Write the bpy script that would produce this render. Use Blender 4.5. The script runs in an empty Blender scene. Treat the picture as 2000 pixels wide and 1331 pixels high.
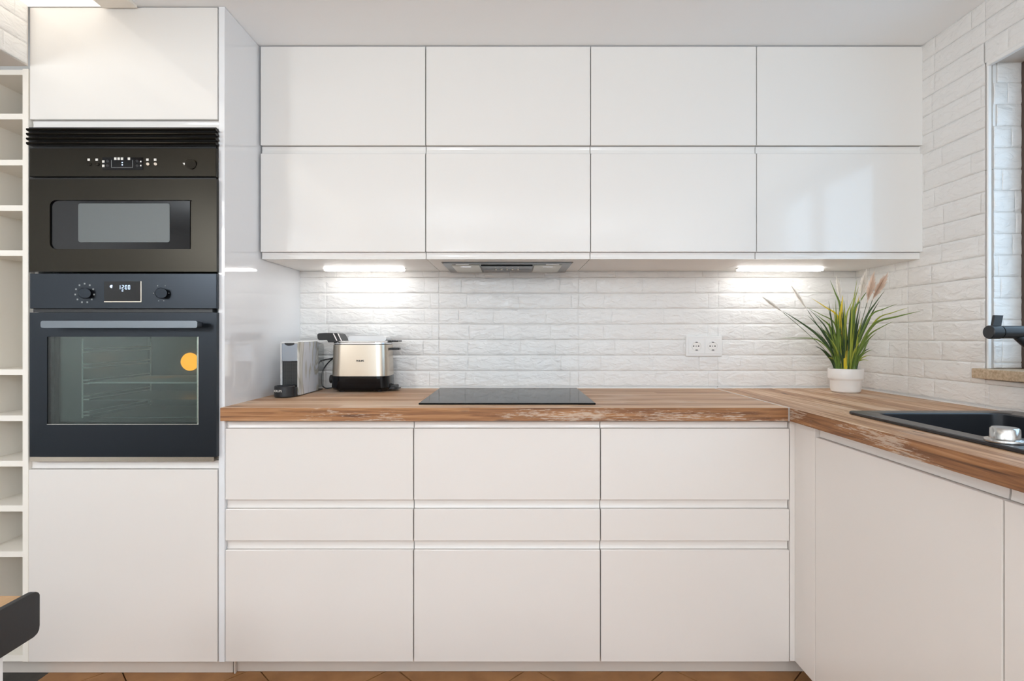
import bpy, bmesh, math, random
from mathutils import Vector, Matrix, noise
random.seed(7)
C = bpy.context.scene.collection
PI = math.pi
# ------------------------------------------------------------------ camera, world, light, exposure
F = 1056.0; CX = 1000.0; VY = 656.0; H = 1.115
def PX(px, d): return (px - CX) * d / F
def PZ(py, d): return H - (py - VY) * d / F
def P3(px, py, d): return Vector((PX(px, d), d, PZ(py, d)))
sc = bpy.context.scene
cam_d = bpy.data.cameras.new('camera'); cam = bpy.data.objects.new('camera', cam_d); C.objects.link(cam)
cam.location = (0, 0, H); cam.rotation_euler = (PI / 2, 0, 0)
cam_d.sensor_width = 36; cam_d.lens = F / 2000 * 36; cam_d.shift_y = -(665.5 - VY) / 2000; cam_d.clip_start = 0.02
sc.camera = cam
w = bpy.data.worlds.new('world'); sc.world = w; w.use_nodes = True
bg = w.node_tree.nodes['Background']; bg.inputs[0].default_value = (0.60, 0.79, 1.0, 1); bg.inputs[1].default_value = 1.7
sc.view_settings.view_transform = 'Standard'; sc.view_settings.look = 'None'
sc.view_settings.gamma = 1; sc.view_settings.use_curve_mapping = False
sc.view_settings.exposure = 0.03
sc.cycles.max_bounces = 10; sc.cycles.diffuse_bounces = 6; sc.cycles.glossy_bounces = 5
sc.cycles.transparent_max_bounces = 12; sc.cycles.caustics_reflective = False; sc.cycles.caustics_refractive = False
sc.cycles.sample_clamp_indirect = 8
def area(name, loc, rot, sx, sy, power, col):
    l = bpy.data.lights.new(name, 'AREA'); l.shape = 'RECTANGLE'; l.size = sx; l.size_y = sy
    l.energy = power; l.color = col
    o = bpy.data.objects.new(name, l); o.location = loc; o.rotation_euler = rot; C.objects.link(o); return o
# side window daylight; rear, room and passage fills are unseen added lights
area('garden_daylight', (0.1, -2.50, 1.15), (-PI / 2 + PI, 0, 0), 2.6, 1.9, 17, (0.86, 0.94, 1.0))  # fill light added behind the camera for even front light
area('window_daylight', (1.72, 1.07, 1.48), (0, PI / 2, 0), 0.9, 1.2, 5.0, (0.50, 0.75, 1.0))
def fill_point(name, loc, power, col, rad):  # bare fill lights added to brighten the room, no fittings
    l = bpy.data.lights.new(name, 'POINT'); l.energy = power; l.color = col; l.shadow_soft_size = rad
    o = bpy.data.objects.new(name, l); o.location = loc; C.objects.link(o)
fill_point('room_lamp_light', (-0.5, -0.9, 1.66), 32, (0.87, 0.94, 1.0), .15)
fill_point('room_lamp_light', (0.7, -1.2, 1.64), 24, (0.87, 0.94, 1.0), .15)
fill_point('passage_lamp_light', (-2.3, -1.0, 1.80), 66, (0.90, 0.955, 1.0), .2)  # unseen fill added to lift the open shelves and the sink run

# ------------------------------------------------------------------ materials
def mat(name, col, rough=0.5, metal=0.0, **k):
    m = bpy.data.materials.new(name); m.use_nodes = True
    b = m.node_tree.nodes['Principled BSDF']
    b.inputs['Base Color'].default_value = (*col, 1); b.inputs['Roughness'].default_value = rough
    b.inputs['Metallic'].default_value = metal
    for a, v in k.items(): b.inputs[a.replace('_', ' ')].default_value = v
    return m
def nd(m, t, **k):
    n = m.node_tree.nodes.new(t)
    for a, v in k.items(): setattr(n, a, v)
    return n
def lk(m, a, b): m.node_tree.links.new(a, b)
def emis(name, col, s):
    m = bpy.data.materials.new(name); m.use_nodes = True; nt = m.node_tree
    nt.nodes.clear(); e = nt.nodes.new('ShaderNodeEmission'); o = nt.nodes.new('ShaderNodeOutputMaterial')
    e.inputs[0].default_value = (*col, 1); e.inputs[1].default_value = s; nt.links.new(e.outputs[0], o.inputs[0]); return m
def bump(m, scale, strength, dist, detail=4, stretch=None, coord='pos', col_var=None, rough=0.55):
    b = m.node_tree.nodes['Principled BSDF']
    src = nd(m, 'ShaderNodeNewGeometry').outputs['Position'] if coord == 'pos' else nd(m, 'ShaderNodeTexCoord').outputs['Object']
    mp = nd(m, 'ShaderNodeMapping'); lk(m, src, mp.inputs[0])
    if stretch: mp.inputs['Scale'].default_value = stretch
    n = nd(m, 'ShaderNodeTexNoise'); n.inputs['Scale'].default_value = scale; n.inputs['Detail'].default_value = detail
    n.inputs['Roughness'].default_value = rough
    lk(m, mp.outputs[0], n.inputs['Vector'])
    bp = nd(m, 'ShaderNodeBump'); bp.inputs['Strength'].default_value = strength; bp.inputs['Distance'].default_value = dist
    lk(m, n.outputs[0], bp.inputs['Height']); lk(m, bp.outputs[0], b.inputs['Normal'])
    if col_var:
        r = nd(m, 'ShaderNodeValToRGB'); r.color_ramp.elements[0].position = .3; r.color_ramp.elements[1].position = .7
        r.color_ramp.elements[0].color = (*col_var[0], 1); r.color_ramp.elements[1].color = (*col_var[1], 1)
        lk(m, n.outputs[0], r.inputs[0]); lk(m, r.outputs[0], b.inputs['Base Color'])
    return m
M = {}
M['lacquer'] = mat('white_lacquer', (0.83, 0.815, 0.79), 0.09)
M['lacquer_low'] = mat('white_lacquer_matt', (0.79, 0.755, 0.72), 0.2)  # same lacquer, warm floor bounce and less light put into the colour
M['panel'] = mat('white_gloss_panel', (0.82, 0.835, 0.86), 0.04, Coat_Weight=0.6, Coat_Roughness=0.03)
M['carcass'] = mat('white_board', (0.85, 0.83, 0.80), 0.4)
M['shelf'] = mat('shelf_board', (0.89, 0.85, 0.78), 0.45)
M['plinth'] = mat('plinth_board', (0.66, 0.60, 0.54), 0.35)
M['paint'] = bump(mat('white_paint', (0.86, 0.855, 0.84), 0.75), 90, .1, .002)
M['ceil'] = mat('ceiling_paint', (0.93, 0.95, 0.965), 0.8)
M['warmwall'] = mat('rear_wall_paint', (0.78, 0.74, 0.69), 0.8)
M['tile'] = mat('white_brick_ceramic', (0.84, 0.83, 0.81), 0.20)
def tile_nodes(m):
    b = m.node_tree.nodes['Principled BSDF']
    g = nd(m, 'ShaderNodeNewGeometry')
    mp = nd(m, 'ShaderNodeMapping'); mp.inputs['Scale'].default_value = (.55, .55, 1.25); lk(m, g.outputs['Position'], mp.inputs[0])
    n1 = nd(m, 'ShaderNodeTexNoise'); n1.inputs['Scale'].default_value = 42; n1.inputs['Detail'].default_value = 5; n1.inputs['Roughness'].default_value = .5
    n1.inputs['Distortion'].default_value = .8
    lk(m, mp.outputs[0], n1.inputs['Vector'])
    v = nd(m, 'ShaderNodeTexVoronoi'); v.feature = 'SMOOTH_F1'; v.inputs['Scale'].default_value = 30; lk(m, mp.outputs[0], v.inputs['Vector'])
    ad = nd(m, 'ShaderNodeMath', operation='MULTIPLY_ADD'); ad.inputs[1].default_value = .5
    lk(m, v.outputs['Distance'], ad.inputs[0]); lk(m, n1.outputs[0], ad.inputs[2])
    bp = nd(m, 'ShaderNodeBump'); bp.inputs['Strength'].default_value = .9; bp.inputs['Distance'].default_value = .006
    lk(m, ad.outputs[0], bp.inputs['Height']); lk(m, bp.outputs[0], b.inputs['Normal'])
tile_nodes(M['tile'])
M['grout'] = mat('grout', (0.70, 0.65, 0.60), 0.8)
M['mortar'] = mat('tile_body', (0.82, 0.81, 0.79), 0.3)
M['sealant'] = mat('white_sealant', (0.86, 0.85, 0.83), 0.4)
M['alu'] = mat('aluminium_strip', (0.72, 0.71, 0.70), 0.35, 0.8)
def wood(name, axis, edge=False):
    m = mat(name, (0.5, 0.3, 0.2), 0.5 if not edge else .55); b = m.node_tree.nodes['Principled BSDF']
    g = nd(m, 'ShaderNodeNewGeometry'); sx = nd(m, 'ShaderNodeSeparateXYZ'); lk(m, g.outputs['Position'], sx.inputs[0])
    cb = nd(m, 'ShaderNodeCombineXYZ')
    al, ac = ('X', 'Y') if axis == 'x' else ('Y', 'X')
    lk(m, sx.outputs[al], cb.inputs[0]); lk(m, sx.outputs[ac], cb.inputs[1]); lk(m, sx.outputs['Z'], cb.inputs[2])
    # staves: random tone per narrow strip
    st = nd(m, 'ShaderNodeMath', operation='MULTIPLY'); st.inputs[1].default_value = 17.0
    lk(m, sx.outputs[ac] if not edge else sx.outputs['Z'], st.inputs[0])
    if edge: st.inputs[1].default_value = 48
    fl = nd(m, 'ShaderNodeMath', operation='FLOOR'); lk(m, st.outputs[0], fl.inputs[0])
    ln = nd(m, 'ShaderNodeMath', operation='MULTIPLY_ADD'); ln.inputs[1].default_value = 0.55
    lk(m, sx.outputs[al], ln.inputs[0]); 
    wn0 = nd(m, 'ShaderNodeTexWhiteNoise', noise_dimensions='1D'); lk(m, fl.outputs[0], wn0.inputs['W'])
    sc5 = nd(m, 'ShaderNodeMath', operation='MULTIPLY'); sc5.inputs[1].default_value = 9; lk(m, wn0.outputs[0], sc5.inputs[0])
    lk(m, sc5.outputs[0], ln.inputs[2])
    fl2 = nd(m, 'ShaderNodeMath', operation='FLOOR'); lk(m, ln.outputs[0], fl2.inputs[0])
    c2 = nd(m, 'ShaderNodeCombineXYZ'); lk(m, fl.outputs[0], c2.inputs[0]); lk(m, fl2.outputs[0], c2.inputs[1])
    wn = nd(m, 'ShaderNodeTexWhiteNoise', noise_dimensions='2D'); lk(m, c2.outputs[0], wn.inputs['Vector'])
    mp = nd(m, 'ShaderNodeMapping'); mp.inputs['Scale'].default_value = (1.6, 55, 55) if not edge else (2.2, 10, 60); lk(m, cb.outputs[0], mp.inputs[0])
    n = nd(m, 'ShaderNodeTexNoise'); n.inputs['Scale'].default_value = 1.6; n.inputs['Detail'].default_value = 8; n.inputs['Roughness'].default_value = .62
    n.inputs['Distortion'].default_value = .6; lk(m, mp.outputs[0], n.inputs['Vector'])
    mix = nd(m, 'ShaderNodeMath', operation='MULTIPLY_ADD'); mix.inputs[1].default_value = .30 if not edge else .25; lk(m, wn.outputs[0], mix.inputs[0])
    sub = nd(m, 'ShaderNodeMath', operation='MULTIPLY_ADD'); sub.inputs[1].default_value = 1.5 if not edge else 1.3; sub.inputs[2].default_value = -.36 if not edge else -.30
    lk(m, n.outputs[0], sub.inputs[0]); lk(m, sub.outputs[0], mix.inputs[2])
    r = nd(m, 'ShaderNodeValToRGB'); cr = r.color_ramp
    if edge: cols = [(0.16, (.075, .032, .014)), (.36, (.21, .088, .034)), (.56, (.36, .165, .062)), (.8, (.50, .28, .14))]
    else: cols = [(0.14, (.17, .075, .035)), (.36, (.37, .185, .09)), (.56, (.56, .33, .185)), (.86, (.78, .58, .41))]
    cr.elements[0].position, cr.elements[0].color = cols[0][0], (*cols[0][1], 1)
    cr.elements[1].position, cr.elements[1].color = cols[3][0], (*cols[3][1], 1)
    for p, c in cols[1:3]:
        e = cr.elements.new(p); e.color = (*c, 1)
    lk(m, mix.outputs[0], r.inputs[0])
    # worn pale flecks (stronger along the edge band) and small dark knots
    mp2 = nd(m, 'ShaderNodeMapping'); mp2.inputs['Scale'].default_value = (2.2, 14, 14) if not edge else (16, 9, 190); lk(m, cb.outputs[0], mp2.inputs[0])
    n2 = nd(m, 'ShaderNodeTexNoise'); n2.inputs['Scale'].default_value = 1.5; n2.inputs['Detail'].default_value = 9; n2.inputs['Roughness'].default_value = .72
    lk(m, mp2.outputs[0], n2.inputs['Vector'])
    mp3 = nd(m, 'ShaderNodeMapping'); mp3.inputs['Scale'].default_value = (2.3, 2, 14) if not edge else (1.7, 1, 7); lk(m, cb.outputs[0], mp3.inputs[0])
    n3 = nd(m, 'ShaderNodeTexNoise'); n3.inputs['Scale'].default_value = 1.7 if not edge else 2.2; n3.inputs['Detail'].default_value = 2; lk(m, mp3.outputs[0], n3.inputs['Vector'])
    mu = nd(m, 'ShaderNodeMath', operation='MULTIPLY'); lk(m, n2.outputs[0], mu.inputs[0]); lk(m, n3.outputs[0], mu.inputs[1])
    r2 = nd(m, 'ShaderNodeMapRange'); r2.inputs['From Min'].default_value = .305 if edge else .28; r2.inputs['From Max'].default_value = .34 if edge else .42
    r2.inputs['To Max'].default_value = .7 if edge else .5
    lk(m, mu.outputs[0], r2.inputs['Value'])
    mc = nd(m, 'ShaderNodeMix', data_type='RGBA'); lk(m, r2.outputs[0], mc.inputs[0]); lk(m, r.outputs[0], mc.inputs[6]); mc.inputs[7].default_value = (.60, .49, .39, 1) if edge else (.70, .60, .50, 1)
    mp4 = nd(m, 'ShaderNodeMapping'); mp4.inputs['Scale'].default_value = (5, 30, 30); lk(m, cb.outputs[0], mp4.inputs[0])
    n4 = nd(m, 'ShaderNodeTexNoise'); n4.inputs['Scale'].default_value = 1.2; n4.inputs['Detail'].default_value = 1; lk(m, mp4.outputs[0], n4.inputs['Vector'])
    r4 = nd(m, 'ShaderNodeMapRange'); r4.inputs['From Min'].default_value = .70; r4.inputs['From Max'].default_value = .76; r4.inputs['To Max'].default_value = .75
    lk(m, n4.outputs[0], r4.inputs['Value'])
    mk = nd(m, 'ShaderNodeMix', data_type='RGBA'); lk(m, r4.outputs[0], mk.inputs[0]); lk(m, mc.outputs[2], mk.inputs[6]); mk.inputs[7].default_value = (.12, .07, .045, 1)
    lk(m, mk.outputs[2], b.inputs['Base Color'])
    bp = nd(m, 'ShaderNodeBump'); bp.inputs['Strength'].default_value = .25; bp.inputs['Distance'].default_value = .002
    lk(m, n2.outputs[0], bp.inputs['Height']); lk(m, bp.outputs[0], b.inputs['Normal'])
    return m
M['wood_x'] = wood('worktop_wood_along', 'x'); M['wood_y'] = wood('worktop_wood_across', 'y')
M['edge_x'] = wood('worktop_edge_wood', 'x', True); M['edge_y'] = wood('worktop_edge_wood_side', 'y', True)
M['black_steel'] = bump(mat('black_stainless', (0.022, 0.019, 0.014), 0.30, 0.85), 60, .06, .001, 3, (.05, 1, 6))
M['oven_steel'] = bump(mat('dark_blue_stainless', (0.026, 0.031, 0.038), 0.30, 0.8), 60, .06, .001, 3, (.05, 1, 6))
M['black'] = mat('black_plastic', (0.012, 0.012, 0.013), 0.35)
M['black_gloss'] = mat('black_glass', (0.004, 0.004, 0.005), 0.05, Specular_IOR_Level=0.28)
M['rack'] = mat('pale_rack_wire', (0.88, 0.86, 0.80), 0.35)
M['grille'] = mat('dark_grille', (0.16, 0.17, 0.16), 0.4)
M['hob'] = mat('hob_glass', (0.012, 0.012, 0.012), 0.06, Specular_IOR_Level=0.03)
M['matt_black'] = mat('matt_black_metal', (0.02, 0.021, 0.023), 0.38)
M['sinkm'] = mat('black_composite', (0.018, 0.020, 0.024), 0.30)
M['chrome'] = mat('chrome', (0.78, 0.78, 0.79), 0.12, 1.0)
M['knobsteel'] = mat('knob_steel', (0.55, 0.55, 0.54), 0.22, 1.0)
M['steel'] = mat('brushed_steel', (0.62, 0.545, 0.455), 0.24, 1.0)
M['hoodsteel'] = mat('hood_steel', (0.28, 0.275, 0.27), 0.32, 1.0)
M['filter'] = mat('filter_mesh', (0.62, 0.59, 0.53), 0.42, 0.8)
M['mesh'] = mat('grey_print', (0.30, 0.32, 0.32), 0.45)
M['mwmesh'] = bump(mat('grey_microwave_mesh', (0.10, 0.115, 0.115), 0.35), 700, .3, .001, 1)
M['handle'] = mat('handle_steel', (0.16, 0.18, 0.20), 0.28, 0.9)
M['darkchrome'] = mat('dark_chrome', (0.40, 0.41, 0.43), 0.10, 1.0)
M['cavity'] = mat('oven_enamel', (0.13, 0.15, 0.145), 0.3)
M['wire'] = mat('rack_wire', (0.75, 0.73, 0.68), 0.25, 1.0)
M['white_print'] = mat('white_print', (0.75, 0.74, 0.70), 0.6)
M['white_plastic'] = mat('white_plastic', (0.85, 0.85, 0.84), 0.25)
M['lidwhite'] = mat('bright_white_lid', (0.95, 0.95, 0.95), 0.3)
M['pot'] = mat('white_ceramic_pot', (0.83, 0.81, 0.78), 0.35)
M['soil'] = mat('dark_moss', (0.03, 0.04, 0.015), 0.9)
M['leaf'] = mat('leaf_green', (0.15, 0.24, 0.045), 0.4)
M['leaf_dark'] = mat('leaf_dark_green', (0.05, 0.095, 0.035), 0.4)
M['leaf_light'] = mat('leaf_lime', (0.36, 0.42, 0.06), 0.4)
M['leaf_yellow'] = mat('leaf_yellow', (0.80, 0.60, 0.03), 0.4)
M['plume_w'] = mat('white_plume', (0.96, 0.94, 0.90), 0.9)
M['plume_b'] = mat('beige_plume', (0.93, 0.82, 0.73), 0.9)
for k_, c_ in (('plume_w', (.97, .95, .91)), ('plume_b', (.95, .84, .75))):
    nt_ = M[k_].node_tree; p_ = nt_.nodes['Principled BSDF']; t_ = nt_.nodes.new('ShaderNodeBsdfTranslucent'); t_.inputs[0].default_value = (*c_, 1)
    x_ = nt_.nodes.new('ShaderNodeMixShader'); x_.inputs[0].default_value = .5; nt_.links.new(p_.outputs[0], x_.inputs[1]); nt_.links.new(t_.outputs[0], x_.inputs[2])
    nt_.links.new(x_.outputs[0], nt_.nodes['Material Output'].inputs[0])
M['stone'] = bump(mat('beige_stone', (0.55, 0.42, 0.28), 0.45), 120, .3, .001, 4, None, 'pos', ((.42, .30, .18), (.66, .52, .37)))
M['brown_frame'] = mat('brown_window_frame', (0.085, 0.055, 0.042), 0.4)
M['cotta'] = bump(mat('terracotta', (0.4, 0.2, 0.08), 0.45), 9, .2, .002, 5, None, 'pos', ((.30, .135, .045), (.46, .235, .09)))
M['floor_grout'] = mat('floor_grout', (0.10, 0.06, 0.035), 0.9)
M['dark_floor'] = bump(mat('dark_floor', (0.04, 0.037, 0.033), 0.5), 14, .2, .002, 4, None, 'pos', ((.022, .02, .018), (.07, .06, .05)))
M['oak'] = bump(mat('oak_table', (0.5, 0.3, 0.15), 0.4), 5, .1, .001, 6, (12, 1, 1), 'pos', ((.40, .22, .10), (.60, .38, .20)))
M['led'] = emis('led_white', (1.0, 0.985, 0.96), 13)
M['ceil_led'] = emis('ceiling_led_warm', (1.0, 0.90, 0.77), 1.7)
M['orange'] = emis('oven_lamp_orange', (1.0, 0.36, 0.0), 3.2)
M['display'] = emis('display_blue_white', (0.55, 0.72, 1.0), 2.2)
M['ground'] = mat('outside_paving', (0.45, 0.45, 0.42), 0.8)
def glass(name, tint, extra=0.0):
    m = bpy.data.materials.new(name); m.use_nodes = True; nt = m.node_tree; nt.nodes.clear()
    o = nt.nodes.new('ShaderNodeOutputMaterial'); mx = nt.nodes.new('ShaderNodeMixShader')
    t = nt.nodes.new('ShaderNodeBsdfTransparent'); t.inputs[0].default_value = (*tint, 1)
    g = nt.nodes.new('ShaderNodeBsdfGlossy'); g.inputs['Roughness'].default_value = .03
    f = nt.nodes.new('ShaderNodeFresnel'); f.inputs[0].default_value = 1.6
    a = nt.nodes.new('ShaderNodeMath'); a.operation = 'ADD'; a.inputs[1].default_value = extra
    gm = nt.nodes.new('ShaderNodeNewGeometry'); ir = nt.nodes.new('ShaderNodeMapRange'); ir.inputs['To Min'].default_value = 1.5; ir.inputs['To Max'].default_value = 1 / 1.5
    nt.links.new(gm.outputs['Backfacing'], ir.inputs['Value']); nt.links.new(ir.outputs[0], f.inputs[0])
    nt.links.new(f.outputs[0], a.inputs[0]); nt.links.new(a.outputs[0], mx.inputs[0])
    nt.links.new(t.outputs[0], mx.inputs[1]); nt.links.new(g.outputs[0], mx.inputs[2]); nt.links.new(mx.outputs[0], o.inputs[0]); return m
M['clear'] = glass('clear_glass', (.97, .98, .98))
M['oven_glass'] = glass('smoked_oven_glass', (.74, .80, .78), .0)
M['tank'] = glass('clear_plastic', (.85, .87, .88), .05)
def marble():
    m = mat('marbled_white_panel', (.85, .85, .85), .15); b = m.node_tree.nodes['Principled BSDF']
    g = nd(m, 'ShaderNodeNewGeometry'); mp = nd(m, 'ShaderNodeMapping'); mp.inputs['Scale'].default_value = (5, 6.5, 2.0); mp.inputs['Location'].default_value = (.2, .35, .1); lk(m, g.outputs['Position'], mp.inputs[0])
    n = nd(m, 'ShaderNodeTexNoise'); n.inputs['Scale'].default_value = 1.6; n.inputs['Detail'].default_value = 3; n.inputs['Distortion'].default_value = 1.6; lk(m, mp.outputs[0], n.inputs['Vector'])
    r = nd(m, 'ShaderNodeValToRGB'); e = r.color_ramp.elements; e[0].position = .30; e[0].color = (.80, .82, .86, 1); e[1].position = .72; e[1].color = (.84, .84, .83, 1)
    x = e.new(.53); x.color = (.50, .48, .40, 1); x = e.new(.47); x.color = (.76, .79, .84, 1); x = e.new(.6); x.color = (.80, .80, .76, 1)
    lk(m, n.outputs[0], r.inputs[0]); lk(m, r.outputs[0], b.inputs['Base Color']); return m
M['marble'] = marble()

# ------------------------------------------------------------------ mesh helpers
def obj(name, bm, m, parent=None, smooth=False):
    me = bpy.data.meshes.new(name)
    bmesh.ops.recalc_face_normals(bm, faces=bm.faces)
    bm.to_mesh(me); bm.free()
    if isinstance(m, str): m = M[m]
    me.materials.append(m)
    if smooth:
        for p in me.polygons: p.use_smooth = True
        me.set_sharp_from_angle(angle=math.radians(38))
    o = bpy.data.objects.new(name, me); C.objects.link(o)
    if parent: o.parent = parent
    return o
def tag(o, label, cat, group=None):
    o['label'] = label; o['category'] = cat
    if group: o['group'] = group
    return o
def thing(name, label, cat, group=None, loc=(0, 0, 0)):
    o = bpy.data.objects.new(name, None); C.objects.link(o); o.location = loc; o.empty_display_size = .05
    return tag(o, label, cat, group)
def struct(o): o['kind'] = 'structure'; return o
def local(o, base):   # shift a child modelled in world coordinates into its parent's frame
    o.location = o.location - Vector(base); return o
def box(bm, x0, x1, y0, y1, z0, z1, bev=0.0, seg=1, mtx=None):
    r = bmesh.ops.create_cube(bm, size=1); vs = r['verts']
    for v in vs: v.co = Vector(((x0 + x1) / 2 + v.co.x * (x1 - x0), (y0 + y1) / 2 + v.co.y * (y1 - y0), (z0 + z1) / 2 + v.co.z * (z1 - z0)))
    es = {e for v in vs for e in v.link_edges}
    if bev:
        g = bmesh.ops.bevel(bm, geom=list(es), offset=bev, segments=seg, affect='EDGES', profile=.5)
        vs = g['verts'] if False else vs
    return bm
def B(*a, **k): return box(bmesh.new(), *a, **k)
def prism(bm, pts, axis, a0, a1):
    def mk(p, a):
        return {'x': (a, p[0], p[1]), 'y': (p[0], a, p[1]), 'z': (p[0], p[1], a)}[axis]
    v0 = [bm.verts.new(mk(p, a0)) for p in pts]; v1 = [bm.verts.new(mk(p, a1)) for p in pts]
    n = len(pts); bm.faces.new(v0); bm.faces.new(v1[::-1])
    for i in range(n): bm.faces.new((v0[i], v0[(i + 1) % n], v1[(i + 1) % n], v1[i]))
    return bm
def rrect(x0, x1, z0, z1, r, n=5):
    pts = []
    for cx, cz, a in ((x1 - r, z1 - r, 0), (x0 + r, z1 - r, 90), (x0 + r, z0 + r, 180), (x1 - r, z0 + r, 270)):
        for i in range(n + 1):
            t = math.radians(a + 90 * i / n); pts.append((cx + r * math.cos(t), cz + r * math.sin(t)))
    return pts
def cyl(bm, p0, p1, r0, r1=None, n=24, cap=True):
    p0, p1 = Vector(p0), Vector(p1); r1 = r0 if r1 is None else r1
    q = (p1 - p0).to_track_quat('Z', 'Y')
    a, b = [], []
    for i in range(n):
        t = 2 * PI * i / n; d = q @ Vector((math.cos(t), math.sin(t), 0))
        a.append(bm.verts.new(p0 + d * r0)); b.append(bm.verts.new(p1 + d * r1))
    for i in range(n): bm.faces.new((a[i], a[(i + 1) % n], b[(i + 1) % n], b[i]))
    if cap: bm.faces.new(a[::-1]); bm.faces.new(b)
    return bm
def lathe(bm, prof, cx, cy, n=40, z0=0):
    rings = []
    for r, z in prof:
        if r < 1e-6: rings.append([bm.verts.new((cx, cy, z0 + z))])
        else: rings.append([bm.verts.new((cx + r * math.cos(2 * PI * i / n), cy + r * math.sin(2 * PI * i / n), z0 + z)) for i in range(n)])
    for a, b in zip(rings, rings[1:]):
        for i in range(n):
            j = (i + 1) % n
            if len(a) == 1 and len(b) == 1: continue
            if len(a) == 1: bm.faces.new((a[0], b[i], b[j]))
            elif len(b) == 1: bm.faces.new((a[i], a[j], b[0]))
            else: bm.faces.new((a[i], a[j], b[j], b[i]))
    return bm
def tube(bm, pts, r, n=8):
    rings = []
    up = Vector((0, 1, .13)).normalized()
    for k, p in enumerate(pts):
        t = (pts[min(k + 1, len(pts) - 1)] - pts[max(k - 1, 0)]).normalized()
        s = t.cross(up); s = s.normalized() if s.length > 1e-4 else Vector((1, 0, 0)); u = s.cross(t)
        rings.append([bm.verts.new(p + (s * math.cos(2 * PI * i / n) + u * math.sin(2 * PI * i / n)) * r) for i in range(n)])
    for a, b in zip(rings, rings[1:]):
        for i in range(n): bm.faces.new((a[i], a[(i + 1) % n], b[(i + 1) % n], b[i]))
    bm.faces.new(rings[0][::-1]); bm.faces.new(rings[-1]); return bm
def spline(ps, n=10):
    out = []; P = [ps[0]] + list(ps) + [ps[-1]]
    for i in range(1, len(P) - 2):
        for k in range(n):
            t = k / n; a, b, c, d = P[i - 1], P[i], P[i + 1], P[i + 2]
            out.append(.5 * ((2 * b) + (c - a) * t + (2 * a - 5 * b + 4 * c - d) * t * t + (-a + 3 * b - 3 * c + d) * t ** 3))
    out.append(ps[-1]); return out
def text(name, s, loc, rot, size, m, parent, ext=0.0004, bold=0.0):
    cu = bpy.data.curves.new(name, 'FONT'); cu.body = s; cu.size = size; cu.extrude = ext; cu.align_x = 'CENTER'; cu.align_y = 'CENTER'; cu.offset = bold
    t = bpy.data.objects.new(name, cu); C.objects.link(t); bpy.context.view_layer.update()
    me = bpy.data.meshes.new_from_object(t.evaluated_get(bpy.context.evaluated_depsgraph_get()))
    bpy.data.objects.remove(t); bpy.data.curves.remove(cu); me.materials.clear(); me.materials.append(M[m])
    o = bpy.data.objects.new(name, me); o.location = loc; o.rotation_euler = rot; C.objects.link(o); o.parent = parent; return o

# ------------------------------------------------------------------ room shell
CZ = 2.166; WY = 2.345; RX = 1.493; LX = -1.541; WT = 0.888
flo = struct(obj('floor', B(-3.5, 1.8, -2.7, 2.6, -.06, -.010), 'floor_grout'))
# terracotta tiles laid diagonally, each its own piece
S = .46; y0c = 1.817; x0c = -.397
half = S / 2 - .0028
def floor_tile(cx, cy):
    pts = [(cx - half, cy), (cx, cy - half), (cx + half, cy), (cx, cy + half)]
    bm = bmesh.new(); vt = [bm.verts.new((x, y, 0)) for x, y in pts]; f = bm.faces.new(vt)
    for no, co in (((-1, 0, 0), (-1.531, 0, 0)), ((1, 0, 0), (1.4925, 0, 0)), ((0, 1, 0), (0, 2.33, 0)), ((0, -1, 0), (0, -2.59, 0))):
        bmesh.ops.bisect_plane(bm, geom=bm.verts[:] + bm.edges[:] + bm.faces[:], plane_co=co, plane_no=no, clear_outer=True)
    if not bm.faces or sum(f.calc_area() for f in bm.faces) < .0015: bm.free(); return
    g = bmesh.ops.extrude_face_region(bm, geom=bm.faces[:])
    for v in g['geom']:
        if isinstance(v, bmesh.types.BMVert): v.co.z -= .0098
    obj('floor_tile', bm, 'cotta', flo)
for i in range(-4, 6):
    for j in range(-11, 3):
        floor_tile(x0c + S * (i + .5), y0c + S * j)
        floor_tile(x0c + S * i, y0c + S * (j + .5))
obj('stone_floor_slab', B(-3.495, -1.533, -2.59, 2.34, -.0099, -.0005), 'dark_floor', flo)

struct(obj('ceiling', B(-3.5, 1.8, -2.7, 2.6, CZ, CZ + .12), 'ceil'))
wb = struct(obj('wall_back', B(-3.5, 1.8, WY, WY + .12, 0, CZ), 'grout'))
# right wall with window opening
WY0, WY1, WZ0, WZ1 = .42, 1.692, 1.000, 1.967
bm = bmesh.new()
box(bm, RX, RX + .30, -2.7, WY0, 0, CZ); box(bm, RX, RX + .30, WY1, WY + .1, 0, CZ)
box(bm, RX, RX + .30, WY0, WY1, 0, WZ0 - .02); box(bm, RX, RX + .30, WY0, WY1, WZ1, CZ)
wr = struct(obj('wall_right', bm, 'grout'))
# rear wall; unseen garden door opening added for even light
bm = bmesh.new()
box(bm, -3.5, -1.25, -2.72, -2.6, 0, CZ); box(bm, 1.45, 1.8, -2.72, -2.6, 0, CZ); box(bm, -1.25, 1.45, -2.72, -2.6, 2.10, CZ)
struct(obj('wall_rear', bm, 'warmwall'))
bm = bmesh.new()
for x in (-1.25, -.38, .52, 1.38): box(bm, x, x + .07, -2.70, -2.62, .0, 2.10)
box(bm, -1.25, 1.45, -2.699, -2.621, 2.03, 2.10); box(bm, -1.25, 1.45, -2.699, -2.621, 0, .08)
dr = struct(obj('door_1', bm, 'white_plastic'))
obj('pane', B(-1.2, 1.4, -2.665, -2.655, .07, 2.04), 'clear', dr)
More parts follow.
